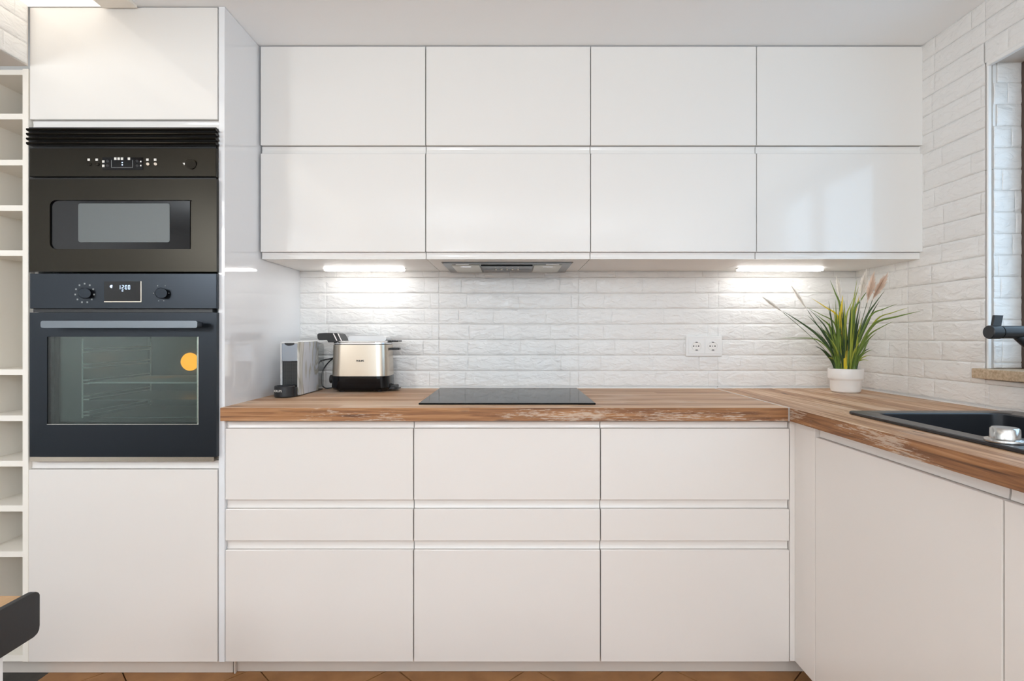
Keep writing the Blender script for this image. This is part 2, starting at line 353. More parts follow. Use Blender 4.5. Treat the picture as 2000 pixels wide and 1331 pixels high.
# left wall: tiled lintel over the passage, far wall beyond
wl = struct(obj('wall_left', B(LX - .30, LX, -2.6, 1.722, 1.974, CZ), 'grout'))
obj('passage_wall', B(-3.5, -3.4, -2.6, WY, 0, CZ), 'paint', wl)
obj('passage_return', B(-3.4, -1.722, 2.2, WY, 0, CZ), 'paint', wl)
struct(obj('ground', B(-30, 30, -40, 40, -.30, -.20), 'ground'))
# right wall plaster facing where no tiles are
bm = bmesh.new(); box(bm, RX - .008, RX, -2.6, .40, 0, CZ); box(bm, RX - .008, RX, .40, WY, 0, .84)
obj('plaster', bm, 'paint', wr)

# ------------------------------------------------------------------ relief tiles
def brick_mesh(k):
    rnd = random.Random(k); bm = bmesh.new(); nx, nz = 8, 4; g = []
    off = Vector((rnd.random() * 50, rnd.random() * 50, 0))
    xs = [0, .006, .05] + [.05 + .9 * i / 5 for i in range(1, 5)] + [.95, .994, 1]
    zs = [0, .012, .12, .38, .63, .88, .988, 1]
    for j, z in enumerate(zs):
        row = []
        for i, x in enumerate(xs):
            e = i in (0, len(xs) - 1) or j in (0, len(zs) - 1)
            d = noise.noise(Vector((x * 5, z * 2.2, 0)) + off) * .0016 + noise.noise(Vector((x * 11, z * 4, 3)) + off) * .0009
            y = -.0034 + d
            if i in (1, len(xs) - 2): y = -.0028 + d * .5
            if j in (1, len(zs) - 2): y = max(y, -.0020 + d * .4)
            if e: y = -.0012 if j in (0, len(zs) - 1) else -.0021
            jx = 0 if i in (0, 1, len(xs) - 2, len(xs) - 1) else rnd.uniform(-.014, .014)
            jz = rnd.uniform(-.05, .03) if j in (2, len(zs) - 3) else 0
            row.append(bm.verts.new((x + jx, y, z + jz)))
        g.append(row)
    for j in range(len(zs) - 1):
        for i in range(len(xs) - 1): bm.faces.new((g[j][i], g[j][i + 1], g[j + 1][i + 1], g[j + 1][i]))
    me = bpy.data.meshes.new('brick'); bm.to_mesh(me); bm.free(); me.materials.append(M['tile'])
    for p in me.polygons: p.use_smooth = True
    return me
bricks = [brick_mesh(k) for k in range(12)]
CO = .0672; TZ = .962; TL = .603
joints = []
rj = random.Random(3)
for k in range(4):
    pat = []
    for c in range(5):
        u = rj.uniform(.05, .17); js = [0, u]
        while js[-1] < .50: js.append(js[-1] + rj.choice((.15, .2, .225, .225)))
        if js[-1] > .575: js.pop()
        pat.append([j for j in js if j < TL - .02] + [TL])
    joints.append(pat)
def field(wall, origin, rot, cells, seed):
    rd = random.Random(seed); rm = Matrix.Rotation(rot, 3, 'Z')
    for (u0, u1, z0, z1, uf) in cells:
        tb = bmesh.new(); box(tb, 0, u1 - u0 - .002, -.006, 0, 0, z1 - z0 - .0018)
        t = obj('tile', tb, 'mortar', wall)
        t.location = Vector(origin) + rm @ Vector((u0 + .001, 0, 0)) + Vector((0, 0, z0 + .0009)); t.rotation_euler = (0, 0, rot)
        pat = rd.choice(joints)
        c0 = int(math.floor((z0 - TZ) / CO + 1e-3)); z = TZ + c0 * CO
        while z < z1 - .004:
            a, b = max(z, z0), min(z + CO, z1)
            row = pat[int(round((z - TZ) / CO)) % 5]
            if b - a > .006:
                for s0, s1 in zip(row, row[1:]):
                    s0, s1 = max(uf + s0, u0), min(uf + s1, u1)
                    if s1 - s0 < .012: continue
                    o = bpy.data.objects.new('brick', rd.choice(bricks)); C.objects.link(o); o.parent = t
                    o.location = (s0 - u0, -.006, a - z0); o.scale = (s1 - s0 - .0002, 1, b - a - .0005)
            z += CO
zr = [WT + .001, TZ, TZ + 5 * CO, 1.396]
cells = []
for k in range(4):
    for a, b in zip(zr, zr[1:]): cells.append((k * TL, (k + 1) * TL, a, b, k * TL))
field(wb, (-.9195, WY, 0), 0, cells, 5)
zr = [WT + .001, TZ, TZ + 5 * CO, TZ + 10 * CO, TZ + 15 * CO, CZ]
cells = []
R1 = WY - WY1                                   # u at the window edge
for a, b in zip(zr, zr[1:]):
    cells.append((.008, .316, a, b, -.287)); cells.append((.316, R1 - .006, a, b, .316))
for u0, u1 in ((R1 - .006, .919), (.919, 1.522)):
    cells.append((u0, u1, zr[0], TZ, .316 if u0 < .8 else .919)); cells.append((u0, u1, TZ, WZ0 - .022, .316 if u0 < .8 else .919))
for u0, u1 in ((R1 - .006, 1.244), (1.244, 1.847)): cells.append((u0, u1, WZ1 + .003, CZ, u0))
field(wr, (RX, WY, 0), -PI / 2, cells, 11)
field(wr, (RX + .006, WY1, 0), 0, [(0, .088, 1.013, TZ + 5 * CO, -.1), (0, .088, TZ + 5 * CO, TZ + 10 * CO, -.1), (0, .088, TZ + 10 * CO, WZ1, -.1)], 4)
field(wl, (LX, -.13, 0), PI / 2, [(.03, .633, 1.974, CZ, .03), (.633, 1.236, 1.974, CZ, .633), (1.236, 1.839, 1.974, CZ, 1.236)], 8)
bm = bmesh.new(); box(bm, RX - .010, RX + .003, WY1 - .007, WY1 - .001, 1.012, WZ1 + .002, .002); box(bm, RX - .011, RX + .004, WY0, WY1 - .001, WZ1 - .010, WZ1 + .003, .002)
struct(obj('trim_1', bm, 'sealant'))
bm = bmesh.new(); box(bm, -.915, 1.482, WY - .018, WY - .011, WT, WT + .004); box(bm, RX - .018, RX - .011, .36, WY - .012, WT, WT + .004)
struct(obj('trim_2', bm, 'sealant'))

# window in the right wall
win = struct(bpy.data.objects.new('window_1', None)); C.objects.link(win)
FX = RX + .093
bm = bmesh.new()
box(bm, FX, FX + .06, WY1 - .055, WY1, 1.013, WZ1, .003); box(bm, FX, FX + .06, WY0, WY0 + .055, 1.013, WZ1, .003)
box(bm, FX, FX + .06, WY0 + .055, WY1 - .055, WZ1 - .06, WZ1, .003); box(bm, FX, FX + .06, WY0 + .055, WY1 - .055, 1.013, 1.06, .003)
obj('frame', bm, 'brown_frame', win)
bm = bmesh.new()
box(bm, FX + .006, FX + .05, 1.03, 1.09, 1.06, WZ1 - .06, .003)
obj('mullion', bm, 'brown_frame', win)
obj('pane', B(FX + .028, FX + .034, WY0 + .05, WY1 - .05, 1.05, WZ1 - .05), 'clear', win)
obj('sill', B(RX - .036, RX + .26, .38, 1.716, .981, 1.012, bev=.003, seg=2), 'stone', win)

# ceiling light strip beside the left wall, with its beige border
cl = thing('ceiling_light', 'long warm white light strip recessed in the ceiling above the tall cabinet', 'light')
obj('diffuser', B(LX + .004, -1.300, -1.3, 1.716, CZ - .006, CZ - .001), 'ceil_led', cl)
obj('border', B(-1.299, -1.190, -1.3, 1.716, CZ - .010, CZ - .001), M['shelf'], cl)

# ------------------------------------------------------------------ cabinets
BF = 1.725; UF = 1.955
def lip_prism(x0, x1, yf, z0, z1, up):
    # scooped finger grip: set back from the door face, curving forward to its free edge
    s = .0115; th = .020
    pts = []
    n = 5
    if up:   # grip above the door (base units): free edge on top
        pts = [(yf + th, z0), (yf + s, z0)] + [(yf + s + .0022 * math.sin(PI * i / n), z0 + (z1 - z0) * i / n) for i in range(1, n)] + [(yf + s, z1), (yf + th, z1)]
    else:
        pts = [(yf + th, z1), (yf + s, z1)] + [(yf + s + .0022 * math.sin(PI * i / n), z1 - (z1 - z0) * i / n) for i in range(1, n)] + [(yf + s, z0), (yf + th, z0)]
    return prism(bmesh.new(), pts, 'x', x0, x1)
def front(name, x0, x1, yf, z0, z1, lip, m, parent, base):
    d = obj(name, B(x0, x1, yf, yf + .019, z0, z1, bev=.0014, seg=2), m, parent)
    if lip:
        a, b = lip
        l = obj('finger_grip', lip_prism(x0, x1, yf, a, b, a >= z1 - .01), m, d)
    return d
G = .0016
# wall cabinets, two rows of four
ux = [508, 831.3, 1153.5, 1477.8, 1803.5]; ux = [PX(p, UF) for p in ux]
rows = [('upper', 91, 283.5, 285, 298), ('lower', 300, 492, 493, 505.5)]
pos = [('left', 'nearest the tall oven cabinet'), ('second', 'above the left half of the cooktop side'), ('third', 'right of the hood'), ('right', 'against the right tiled wall')]
wl_lab = {('upper', 0): 'glossy white wall cabinet in the upper row beside the tall oven cabinet',
          ('upper', 1): 'glossy white wall cabinet in the upper row, second from the tall oven cabinet',
          ('upper', 2): 'glossy white wall cabinet in the upper row, third from the tall oven cabinet',
          ('upper', 3): 'glossy white wall cabinet in the upper row against the right tiled wall',
          ('lower', 0): 'glossy white wall cabinet in the lower row above the toaster',
          ('lower', 1): 'glossy white wall cabinet in the lower row holding the extractor hood over the cooktop',
          ('lower', 2): 'glossy white wall cabinet in the lower row between the hood cabinet and the window-side one',
          ('lower', 3): 'glossy white wall cabinet in the lower row above the potted grass'}
for rn, a, b, c, d in rows:
    for i in range(4):
        z1, z0, g1, g0 = PZ(a, UF), PZ(b, UF), PZ(c, UF), PZ(d, UF)
        x0, x1 = ux[i] + G, ux[i + 1] - G
        base = ((x0 + x1) / 2, UF, g0)
        t = thing('wall_cabinet', wl_lab[(rn, i)], 'cabinet', 'wall cabinets over the worktop')
        if rn == 'lower' and i == 1:      # carcass with a cut-out for the hood
            bm = bmesh.new(); yb = WY - .014
            box(bm, x0, x1, UF + .0205, 2.045, g0, z1 - .002); box(bm, x0, -.268, 2.045, yb, g0, z1 - .002); box(bm, .232, x1, 2.045, yb, g0, z1 - .002)
            box(bm, -.268, .232, 2.045, yb, g0 + .15, z1 - .002)
            obj('body', bm, 'carcass', t)
        else:
            obj('body', B(x0 - .001, x1 + .001, UF + .0205, WY - .014, g0, z1 - .002), 'carcass', t)
        front('door', x0, x1, UF, z0, z1, (g0, g1), 'lacquer', t, base)
# base units: three with three drawers each
bx = [PX(p, BF) for p in (439, 807.6, 1172.8, 1542.5)]
br = [(838, 977, 825.5, 837.2), (995.5, 1057, 979, 994), (1075.5, 1293.5, 1059, 1074.5)]
bl = ['white base unit of three drawers under the coffee machine and toaster', 'white base unit of three drawers below the cooktop', 'white base unit of three drawers below the wall sockets']
for i in range(3):
    t = thing('base_cabinet', bl[i], 'cabinet', 'drawer base units under the long worktop')
    x0, x1 = bx[i] + G, bx[i + 1] - G
    obj('body', B(x0 - .001, x1 + .001, BF + .0205, WY - .02, PZ(1294, BF), WT - .0435), 'carcass', t)
    for a, b, c, d in br:
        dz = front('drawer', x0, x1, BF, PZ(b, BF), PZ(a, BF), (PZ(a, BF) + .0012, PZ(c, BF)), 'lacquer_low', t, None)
# corner filler and right run
ZB = PZ(1294, BF)
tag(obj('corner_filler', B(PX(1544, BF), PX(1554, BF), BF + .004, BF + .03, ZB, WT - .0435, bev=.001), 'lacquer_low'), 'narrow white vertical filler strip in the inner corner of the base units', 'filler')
SX = .905
def side_cab(name, label, ya, yb, blank_to=None, half_open=False):
    t = thing(name, label, 'cabinet', 'white base cabinets under the sink worktop')
    # door plane faces -X ; profile extruded along y
    z0, z1, g1 = ZB, .812, WT - .0445
    if name == 'base_cabinet' and blank_to: pass
    bm = bmesh.new(); box(bm, SX + .0205, SX + .04, yb + .001, ya - .001, ZB, WT - .0435)
    box(bm, SX + .0205, RX - .03, ya - .018, ya - .001, ZB, WT - .0435); box(bm, SX + .0205, RX - .03, yb + .001, yb + .018, ZB, WT - .0435)
    box(bm, SX + .0205, RX - .03, yb + .018, ya - .018, ZB, ZB + .018)
    obj('body', bm, 'carcass', t)
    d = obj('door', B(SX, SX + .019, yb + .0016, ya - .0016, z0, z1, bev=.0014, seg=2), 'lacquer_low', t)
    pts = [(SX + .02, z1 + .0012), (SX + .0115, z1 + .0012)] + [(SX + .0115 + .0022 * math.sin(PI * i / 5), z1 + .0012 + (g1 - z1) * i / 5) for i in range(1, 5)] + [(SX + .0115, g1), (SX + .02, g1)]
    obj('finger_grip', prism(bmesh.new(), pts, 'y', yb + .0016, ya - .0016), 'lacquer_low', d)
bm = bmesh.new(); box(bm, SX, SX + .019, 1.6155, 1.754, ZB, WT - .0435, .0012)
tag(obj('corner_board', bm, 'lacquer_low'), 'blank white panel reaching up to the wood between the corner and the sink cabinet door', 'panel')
side_cab('sink_cabinet', 'wide white base cabinet under the black sink, one plain door', 1.6145, .9965)
side_cab('sink_cabinet', 'white base cabinet cut off by the right edge, nearest the viewer', .9955, .38)
# plinths
tag(obj('plinth', B(PX(463, 1.79), SX + .07, 1.793, 1.809, .001, ZB - .001), 'plinth'), 'beige plinth strip along the floor under the drawer units', 'plinth')
tag(obj('plinth', B(-1.72, PX(456, 1.79), 1.787, 1.803, .001, ZB - .001), 'plinth'), 'beige plinth strip along the floor under the tall oven cabinet', 'plinth')
tag(obj('plinth', B(PX(456.5, 1.78), PX(463, 1.79), 1.780, 1.806, .001, ZB - .001, bev=.001), 'plinth'), 'short beige end piece where the two plinth strips meet', 'plinth')
tag(obj('plinth', B(SX + .07, SX + .086, .38, 1.79, .001, ZB - .001), 'plinth'), 'plinth strip hidden behind the sink cabinet doors', 'plinth')

# tall cabinet
PLX0, PLX1 = PX(427.3, BF), PX(439, BF)
tag(obj('end_panel', B(PLX0, PLX1, BF - .001, WY - .004, ZB, CZ - .001, bev=.001), 'panel'), 'tall glossy white end panel between the oven cabinet and the worktop', 'panel')
TX0, TX1 = PX(57, BF), PX(424.5, BF)
tc = thing('tall_cabinet', 'tall white cabinet housing the microwave and the oven', 'cabinet')
bm = bmesh.new()
box(bm, TX0, TX0 + .012, BF + .0205, WY - .02, ZB, CZ - .002); box(bm, TX1 - .010, TX1 + .002, BF + .0205, WY - .02, ZB, CZ - .002)
ZO0 = PZ(900, BF); ZM0 = PZ(534, BF); ZM1 = PZ(249, BF)
box(bm, TX0 + .012, TX1 - .010, BF + .0205, WY - .02, ZB, ZO0 - .003); box(bm, TX0 + .012, TX1 - .010, BF + .0205, WY - .02, ZM1 + .001, CZ - .002)
box(bm, TX0 + .012, TX1 - .010, WY - .03, WY - .02, ZO0 - .003, ZM1 + .001)
obj('body', bm, 'carcass', tc)
front('door', PX(58, BF), TX1, BF, PZ(233, BF), CZ - .003, (PZ(249, BF), PZ(234.5, BF)), 'lacquer', tc, None)
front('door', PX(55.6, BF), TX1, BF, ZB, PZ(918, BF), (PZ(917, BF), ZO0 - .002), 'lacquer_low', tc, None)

# narrow open shelf unit on the far left
su = thing('shelf_unit', 'narrow tall open white shelf unit beside the oven cabinet', 'shelf')
SHL, SHR = -1.712, PX(55, BF)
ztop = PZ(134, BF)
obj('side_panel', B(PX(43.5, BF), SHR, BF, 2.30, ZB, ztop, bev=.001), 'shelf', su)
obj('side_panel', B(SHL, SHL + .018, BF, 2.30, ZB, ztop, bev=.001), 'shelf', su)
obj('back_panel', B(SHL + .018, PX(43.5, BF), 2.18, 2.188, ZB, ztop), 'shelf', su)
for a, b in ((136, 146), (222, 233), (312, 323), (401, 412), (489, 500), (722, 733), (812, 823), (901, 912), (988, 1000), (1078, 1089), (1281, 1293)):
    obj('shelf', B(SHL + .018, PX(43.5, BF), BF + .001, 2.18, PZ(b, BF), PZ(a, BF)), 'shelf', su)

# ------------------------------------------------------------------ microwave
MF = 1.708
mw = thing('microwave', 'black built-in microwave with vent slats above the oven', 'microwave')
def R(m, px0, px1, py0, py1, yf, th, bev=.001, name='panel', par=None, seg=1):
    return obj(name, B(PX(px0, yf), PX(px1, yf), yf, yf + th, PZ(py1, yf), PZ(py0, yf), bev=bev, seg=seg), m, par)
obj('body', B(TX0 + .016, TX1 - .014, BF + .003, 2.14, ZM0 + .02, ZM1 - .004), 'black', mw)
obj('rear_frame', B(TX0 + .002, TX1 - .002, MF + .014, BF + .003, ZM0 + .003, ZM1 - .001), 'black', mw)
for k in range(4):
    py = 252 + k * 9.0
    z = PZ(py, MF)
    pts = [(MF - .006, z), (MF - .008, z - .0035), (MF - .004, z - .0075), (MF + .014, z - .0065), (MF + .014, z)]
    obj('vent_slat', prism(bmesh.new(), pts, 'x', PX(54.5, MF), PX(423.5, MF)), 'black_steel', mw)
cp = R('black_steel', 57, 422, 289.5, 345, MF, .013, .0012, 'control_panel', mw)
disp = R('black_gloss', 200, 279, 307.5, 332, MF - .0012, .002, .0003, 'display', cp)
for x, y in ((226, 310.5), (232.5, 310.5), (239, 310.5), (252.5, 310.5), (202.5, 316), (202.5, 324.5), (275.5, 316), (275.5, 324), (174, 312.5), (189.5, 312.5), (288.5, 312.5), (303.5, 312.5)):
    big = .6 if x > 270 and y > 314 and x < 280 else 1
    o = obj('symbol', B(PX(x - 2.3 * big, MF), PX(x + 2.3 * big, MF), MF - .0018, MF - .0002, PZ(y + 2.3 * big, MF), PZ(y - 2.3 * big, MF)), 'white_print', cp)
for x, c in ((174, 'black'), (189.5, 'black'), (288.5, 'steel'), (303.5, 'steel'), (210, 'black'), (268, 'black')):
    y = 320.5
    if x in (210, 268):
        for yy in (315, 324):
            bmr = bmesh.new(); cyl(bmr, P3(x, yy, MF - .0012), P3(x, yy, MF - .0035), .0048, .004, 14)
            obj('button', bmr, c, cp, True)
        continue
    bmr = bmesh.new(); cyl(bmr, P3(x, y, MF), P3(x, y, MF - .005), .0050, .0043, 16); obj('button', bmr, 'black_steel' if c == 'black' else 'steel', cp, True)
for yy in (318, 322.5): obj('display_dot', B(PX(238.5, MF), PX(240.5, MF), MF - .002, MF - .001, PZ(yy + 1, MF), PZ(yy - 1, MF)), 'display', cp)
bmr = bmesh.new()
for a_, b_, c_, d_ in ((218, 218.6, 313, 328), (259.4, 260, 313, 328), (218, 260, 327.4, 328)): box(bmr, PX(a_, MF), PX(b_, MF), MF - .0016, MF - .001, PZ(d_, MF), PZ(c_, MF))
obj('display_frame', bmr, 'mesh', cp)
bmr = bmesh.new(); cyl(bmr, P3(372, 320, MF), P3(372, 320, MF - .010), .0155, .0150, 36); obj('dial', bmr, 'black_steel', cp, True)
bmr = bmesh.new(); prism(bmr, [(PX(357, MF), PZ(318.5, MF)), (PX(363, MF), PZ(318.5, MF)), (PX(360, MF), PZ(323, MF))], 'y', MF - .001, MF + .001); obj('symbol', bmr, 'white_print', cp)
# door with window
dzz = (PZ(531, MF), PZ(350, MF)); dx = (PX(57, MF), PX(423, MF))
def frame_with_hole(x0, x1, z0, z1, hole, y0, y1, bm=None):
    bm = bm or bmesh.new(); n = len(hole)
    out = []
    cx = sum(p[0] for p in hole) / n; cz = sum(p[1] for p in hole) / n
    # project each hole point outwards on the rectangle
    corners = [(x1, z1), (x0, z1), (x0, z0), (x1, z0)]
    for (hx, hz) in hole:
        ax, az = hx - cx, hz - cz
        t = min(((x1 - cx) if ax > 0 else (x0 - cx)) / ax if abs(ax) > 1e-9 else 1e9, ((z1 - cz) if az > 0 else (z0 - cz)) / az if abs(az) > 1e-9 else 1e9)
        out.append([cx + ax * t, cz + az * t])
    for c in corners:   # snap nearest to the corners
        k = min(range(n), key=lambda i: (out[i][0] - c[0]) ** 2 + (out[i][1] - c[1]) ** 2); out[k] = list(c)
    def ring(ps, y): return [bm.verts.new((p[0], y, p[1])) for p in ps]
    ho, hi, oo, oi = ring(hole, y0), ring(hole, y1), ring(out, y0), ring(out, y1)
    for i in range(n):
        j = (i + 1) % n
        for a, b in ((ho, oo), (oo, oi), (oi, hi), (hi, ho)): bm.faces.new((a[i], a[j], b[j], b[i]))
    return bm
hole = rrect(PX(97, MF), PX(382, MF), PZ(487, MF), PZ(391, MF), .020)
md = obj('door', frame_with_hole(dx[0], dx[1], dzz[0], dzz[1], hole, MF, MF + .013), 'black_steel', mw)
obj('window', B(PX(90, MF), PX(369, MF), MF + .005, MF + .012, PZ(492, MF), PZ(386, MF)), 'black_gloss', md)
obj('pull_recess', B(PX(369, MF), PX(388, MF), MF + .008, MF + .013, PZ(492, MF), PZ(386, MF)), 'black_steel', md)
obj('window_mesh', prism(bmesh.new(), rrect(PX(151, MF), PX(330, MF), PZ(473, MF), PZ(397, MF), .007), 'y', MF + .0035, MF + .006), 'mwmesh', md)

# ------------------------------------------------------------------ oven
OF = 1.708
ov = thing('oven', 'black built-in oven with a glass door and bar handle, below the microwave', 'oven')
op = R('oven_steel', 58, 422.8, 534.5, 603, OF, .014, .0012, 'control_panel', ov)
obj('display', B(PX(204, OF), PX(275.5, OF), OF - .0015, OF + .001, PZ(589, OF), PZ(550, OF)), 'black_gloss', op)
bm = bmesh.new(); box(bm, PX(275.5, OF), PX(277, OF), OF - .002, OF + .001, PZ(590.5, OF), PZ(550, OF)); box(bm, PX(204, OF), PX(275.5, OF), OF - .002, OF + .001, PZ(590.5, OF), PZ(589, OF))
obj('display_trim', bm, 'steel', op)
# seven segment digits
bm = bmesh.new()
def seg7(bm, cx, cy, s, on):
    w, h, t = 3.0 * s, 4.0 * s, .75 * s
    Q = {'a': (-w / 2, w / 2, -h - t / 2, -h + t / 2), 'g': (-w / 2, w / 2, -t / 2, t / 2), 'd': (-w / 2, w / 2, h - t / 2, h + t / 2),
         'f': (-w / 2 - t / 2, -w / 2 + t / 2, -h, 0), 'b': (w / 2 - t / 2, w / 2 + t / 2, -h, 0), 'e': (-w / 2 - t / 2, -w / 2 + t / 2, 0, h), 'c': (w / 2 - t / 2, w / 2 + t / 2, 0, h)}
    for k in on:
        a, b, c, d = Q[k]; box(bm, PX(cx + a, OF), PX(cx + b, OF), OF - .0022, OF - .0016, PZ(cy + d, OF), PZ(cy + c, OF))
for cxd, on in ((234, 'bc'), (240.6, 'abged'), (247.2, 'abcdef'), (253.0, 'abcdef')):
    bd = bmesh.new(); seg7(bd, cxd, 561.5, .95, on); obj('digit', bd, 'display', op)
for yy in (559.5, 563.5): box(bm, PX(243.6, OF), PX(244.3, OF), OF - .0022, OF - .0016, PZ(yy + .4, OF), PZ(yy - .4, OF))
box(bm, PX(238.6, OF), PX(241.4, OF), OF - .0022, OF - .0016, PZ(569.4, OF), PZ(567.9, OF))
cyl(bm, P3(218.3, 560, OF - .0016), P3(218.3, 560, OF - .0022), .0050, .0050, 14)
obj('display_marks', bm, 'display', op)['kind'] = 'stuff'
for kx, kr in ((165.5, .0205), (315, .0195)):
    ky = 573
    bm = bmesh.new(); cyl(bm, P3(kx, ky, OF), P3(kx, ky, OF - .004), .0180, .0175, 36); cyl(bm, P3(kx, ky, OF - .004), P3(kx, ky, OF - .020), .0165, .0150, 36)
    obj('knob', bm, 'oven_steel', op, True)
for k in range(11):
    a = math.radians(-90 + k * 360 / 11); x, y = 165.5 + 18.5 * math.cos(a), 573 + 18.5 * math.sin(a)
    bm = bmesh.new(); box(bm, PX(x - 1.5, OF), PX(x + 1.5, OF), OF - .0006, OF + .001, PZ(y + 1.5, OF), PZ(y - 1.5, OF)); obj('symbol', bm, 'mesh', op)
for x, y in ((308, 558.5), (323, 558.5), (300, 573), (330, 573), (310, 588), (320, 588)):
    bm = bmesh.new(); box(bm, PX(x - .8, OF), PX(x + .8, OF), OF - .0006, OF + .001, PZ(y + .8, OF), PZ(y - .8, OF)); obj('symbol', bm, 'mesh', op)
zo0, zo1 = PZ(893, OF), PZ(611, OF)
bx0, bx1 = TX0 + .016, TX1 - .014
hx0, hx1, hz0, hz1 = PX(92, OF), PX(387, OF), PZ(829, OF), PZ(658, OF)
# cavity: five dark enamel walls
cvx0, cvx1, cvz0, cvz1 = -1.462, -.998, PZ(838, OF) + .0, PZ(650, OF)
bm = bmesh.new()
box(bm, bx0, cvx0, 1.745, 2.19, ZO0 + .005, PZ(545, OF)); box(bm, cvx1, bx1, 1.745, 2.19, ZO0 + .005, PZ(545, OF))
box(bm, cvx0, cvx1, 1.745, 2.19, ZO0 + .005, cvz0); box(bm, cvx0, cvx1, 1.745, 2.19, cvz1, PZ(545, OF)); box(bm, cvx0, cvx1, 2.17, 2.19, cvz0, cvz1)
obj('cavity', bm, 'cavity', ov)
bm = bmesh.new(); box(bm, bx0, bx1, OF + .014, 1.745, PZ(610, OF), PZ(603, OF)); obj('door_gap_trim', bm, 'black', ov)
obj('lower_trim', B(TX0 + .01, TX1 - .006, OF + .008, 1.745, ZO0 - .001, PZ(894.5, OF)), 'steel', ov)
hole = [(hx1, hz1), ((hx0 + hx1) / 2, hz1), (hx0, hz1), (hx0, (hz0 + hz1) / 2), (hx0, hz0), ((hx0 + hx1) / 2, hz0), (hx1, hz0), (hx1, (hz0 + hz1) / 2)]
od = obj('door', frame_with_hole(PX(58, OF), PX(422.8, OF), zo0, zo1, hole, OF, OF + .0155), 'oven_steel', ov)
obj('window', B(hx0 + .0003, hx1 - .0003, OF + .002, OF + .006, hz0 + .0003, hz1 - .0003), 'oven_glass', od)
obj('inner_window', B(hx0 + .0003, hx1 - .017, OF + .026, OF + .029, hz0 + .0003, hz1 - .0003), 'tank', od)
obj('glass_edge_strip', B(hx1 - .017, hx1 - .003, OF + .022, OF + .030, hz0 + .001, hz1 - .001), 'wire', od)
bm = bmesh.new(); t_ = .0012
box(bm, hx0, hx1, OF - .001, OF + .001, hz0 - t_, hz0); box(bm, hx1, hx1 + t_, OF - .001, OF + .001, hz0 - t_, hz1)
obj('window_trim', bm, 'wire', od)
# bar handle: flat bar on two stubs
hd = obj('handle', prism(bmesh.new(), rrect(PX(82, 1.665), PX(387, 1.665), PZ(641, 1.665), PZ(627, 1.665), .006, 3), 'y', 1.660, 1.678), 'handle', od)
for px in (95, 378): obj('handle_stub', B(PX(px - 7, 1.68), PX(px + 7, 1.68), 1.677, OF + .001, PZ(639.5, 1.68), PZ(629, 1.68), bev=.002), 'handle', od)
# side rail ladder, racks, lamp
bm = bmesh.new(); XR = -1.43; YR = 1.80
cyl(bm, (XR, YR, cvz0 + .02), (XR, YR, cvz1 - .02), .0024, n=6); cyl(bm, (XR, 2.14, cvz0 + .02), (XR, 2.14, cvz1 - .02), .0024, n=6)
for k in range(5):
    for dz in (0, .012):
        z = cvz0 + .028 + k * .053 + dz; cyl(bm, (XR, YR, z), (XR, 2.14, z), .0020, n=6); cyl(bm, (XR, YR, z), (XR + .022, YR, z), .0020, n=6)
obj('side_rail', bm, 'rack', ov)
bm = bmesh.new(); zk = PZ(748, 1.82)
for a, b in (((-1.425, 1.82, zk), (-1.01, 1.82, zk)), ((-1.425, 2.12, zk), (-1.01, 2.12, zk)), ((-1.425, 1.82, zk), (-1.425, 2.12, zk)), ((-1.01, 1.82, zk), (-1.01, 2.12, zk))): cyl(bm, a, b, .0030, n=6)
for k in range(24):
    x = -1.415 + k * .0172; cyl(bm, (x, 1.82, zk), (x, 2.12, zk), .0016, n=6)
obj('wire_rack', bm, 'rack', ov)
for k, pz in enumerate((781, 815)):
    obj('baking_tray', B(-1.425, -1.01, 1.83, 2.13, PZ(pz, 1.83) - .003, PZ(pz, 1.83)), 'cavity', ov)
bm = bmesh.new(); lp = P3(371, 707, 2.16); cyl(bm, lp, lp - Vector((0, .012, 0)), .036, .030, 28); obj('lamp_glow', bm, 'orange', ov, True)

# ------------------------------------------------------------------ worktops
WF = 1.700; JX = PX(1541, WF); WBZ = WT - .0415
wt = thing('worktop', 'distressed wood worktop running along the back wall under the cooktop', 'worktop')
WL = PX(430, WF) + .0005
obj('surface', B(WL, JX - .003, WF + .0012, WY - .0185, WBZ, WT), 'wood_x', wt)
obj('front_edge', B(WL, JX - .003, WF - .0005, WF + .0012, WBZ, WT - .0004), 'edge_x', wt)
j = obj('joint_strip', B(JX - .003, JX + .0025, WF - .001, WY - .0185, WBZ, WT + .0006), 'alu', wt)
# sink footprint
SX0, SX1, SY1, SY0 = .974, 1.455, 1.570, .72
BX0, BX1, BY1, BY0 = 1.021, 1.372, 1.520, 1.150
w2 = thing('worktop', 'distressed wood worktop along the right wall around the black sink', 'worktop')
bm = bmesh.new(); RE = RX - .0185; y_end = .37; c = .012
FXX = JX + .0025
box(bm, FXX + .0012, RE, SY1 - c, WY - .0185, WBZ, WT); box(bm, FXX + .0012, SX0 + c, y_end, SY1 - c, WBZ, WT)
box(bm, SX1 - c, RE, y_end, SY1 - c, WBZ, WT); box(bm, SX0 + c, SX1 - c, y_end, SY0 + c, WBZ, WT)
obj('surface', bm, 'wood_y', w2)
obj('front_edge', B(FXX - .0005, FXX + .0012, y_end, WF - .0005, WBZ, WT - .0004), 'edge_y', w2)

# ------------------------------------------------------------------ cooktop
hb = thing('cooktop', 'flat black glass induction cooktop set in the wood worktop', 'cooktop')
HX0, HX1 = PX(817.5, 1.773), PX(1163.5, 1.773)
obj('glass', B(HX0, HX1, 1.773, 2.293, WT + .0005, WT + .0055, bev=.0012, seg=2), 'hob', hb)

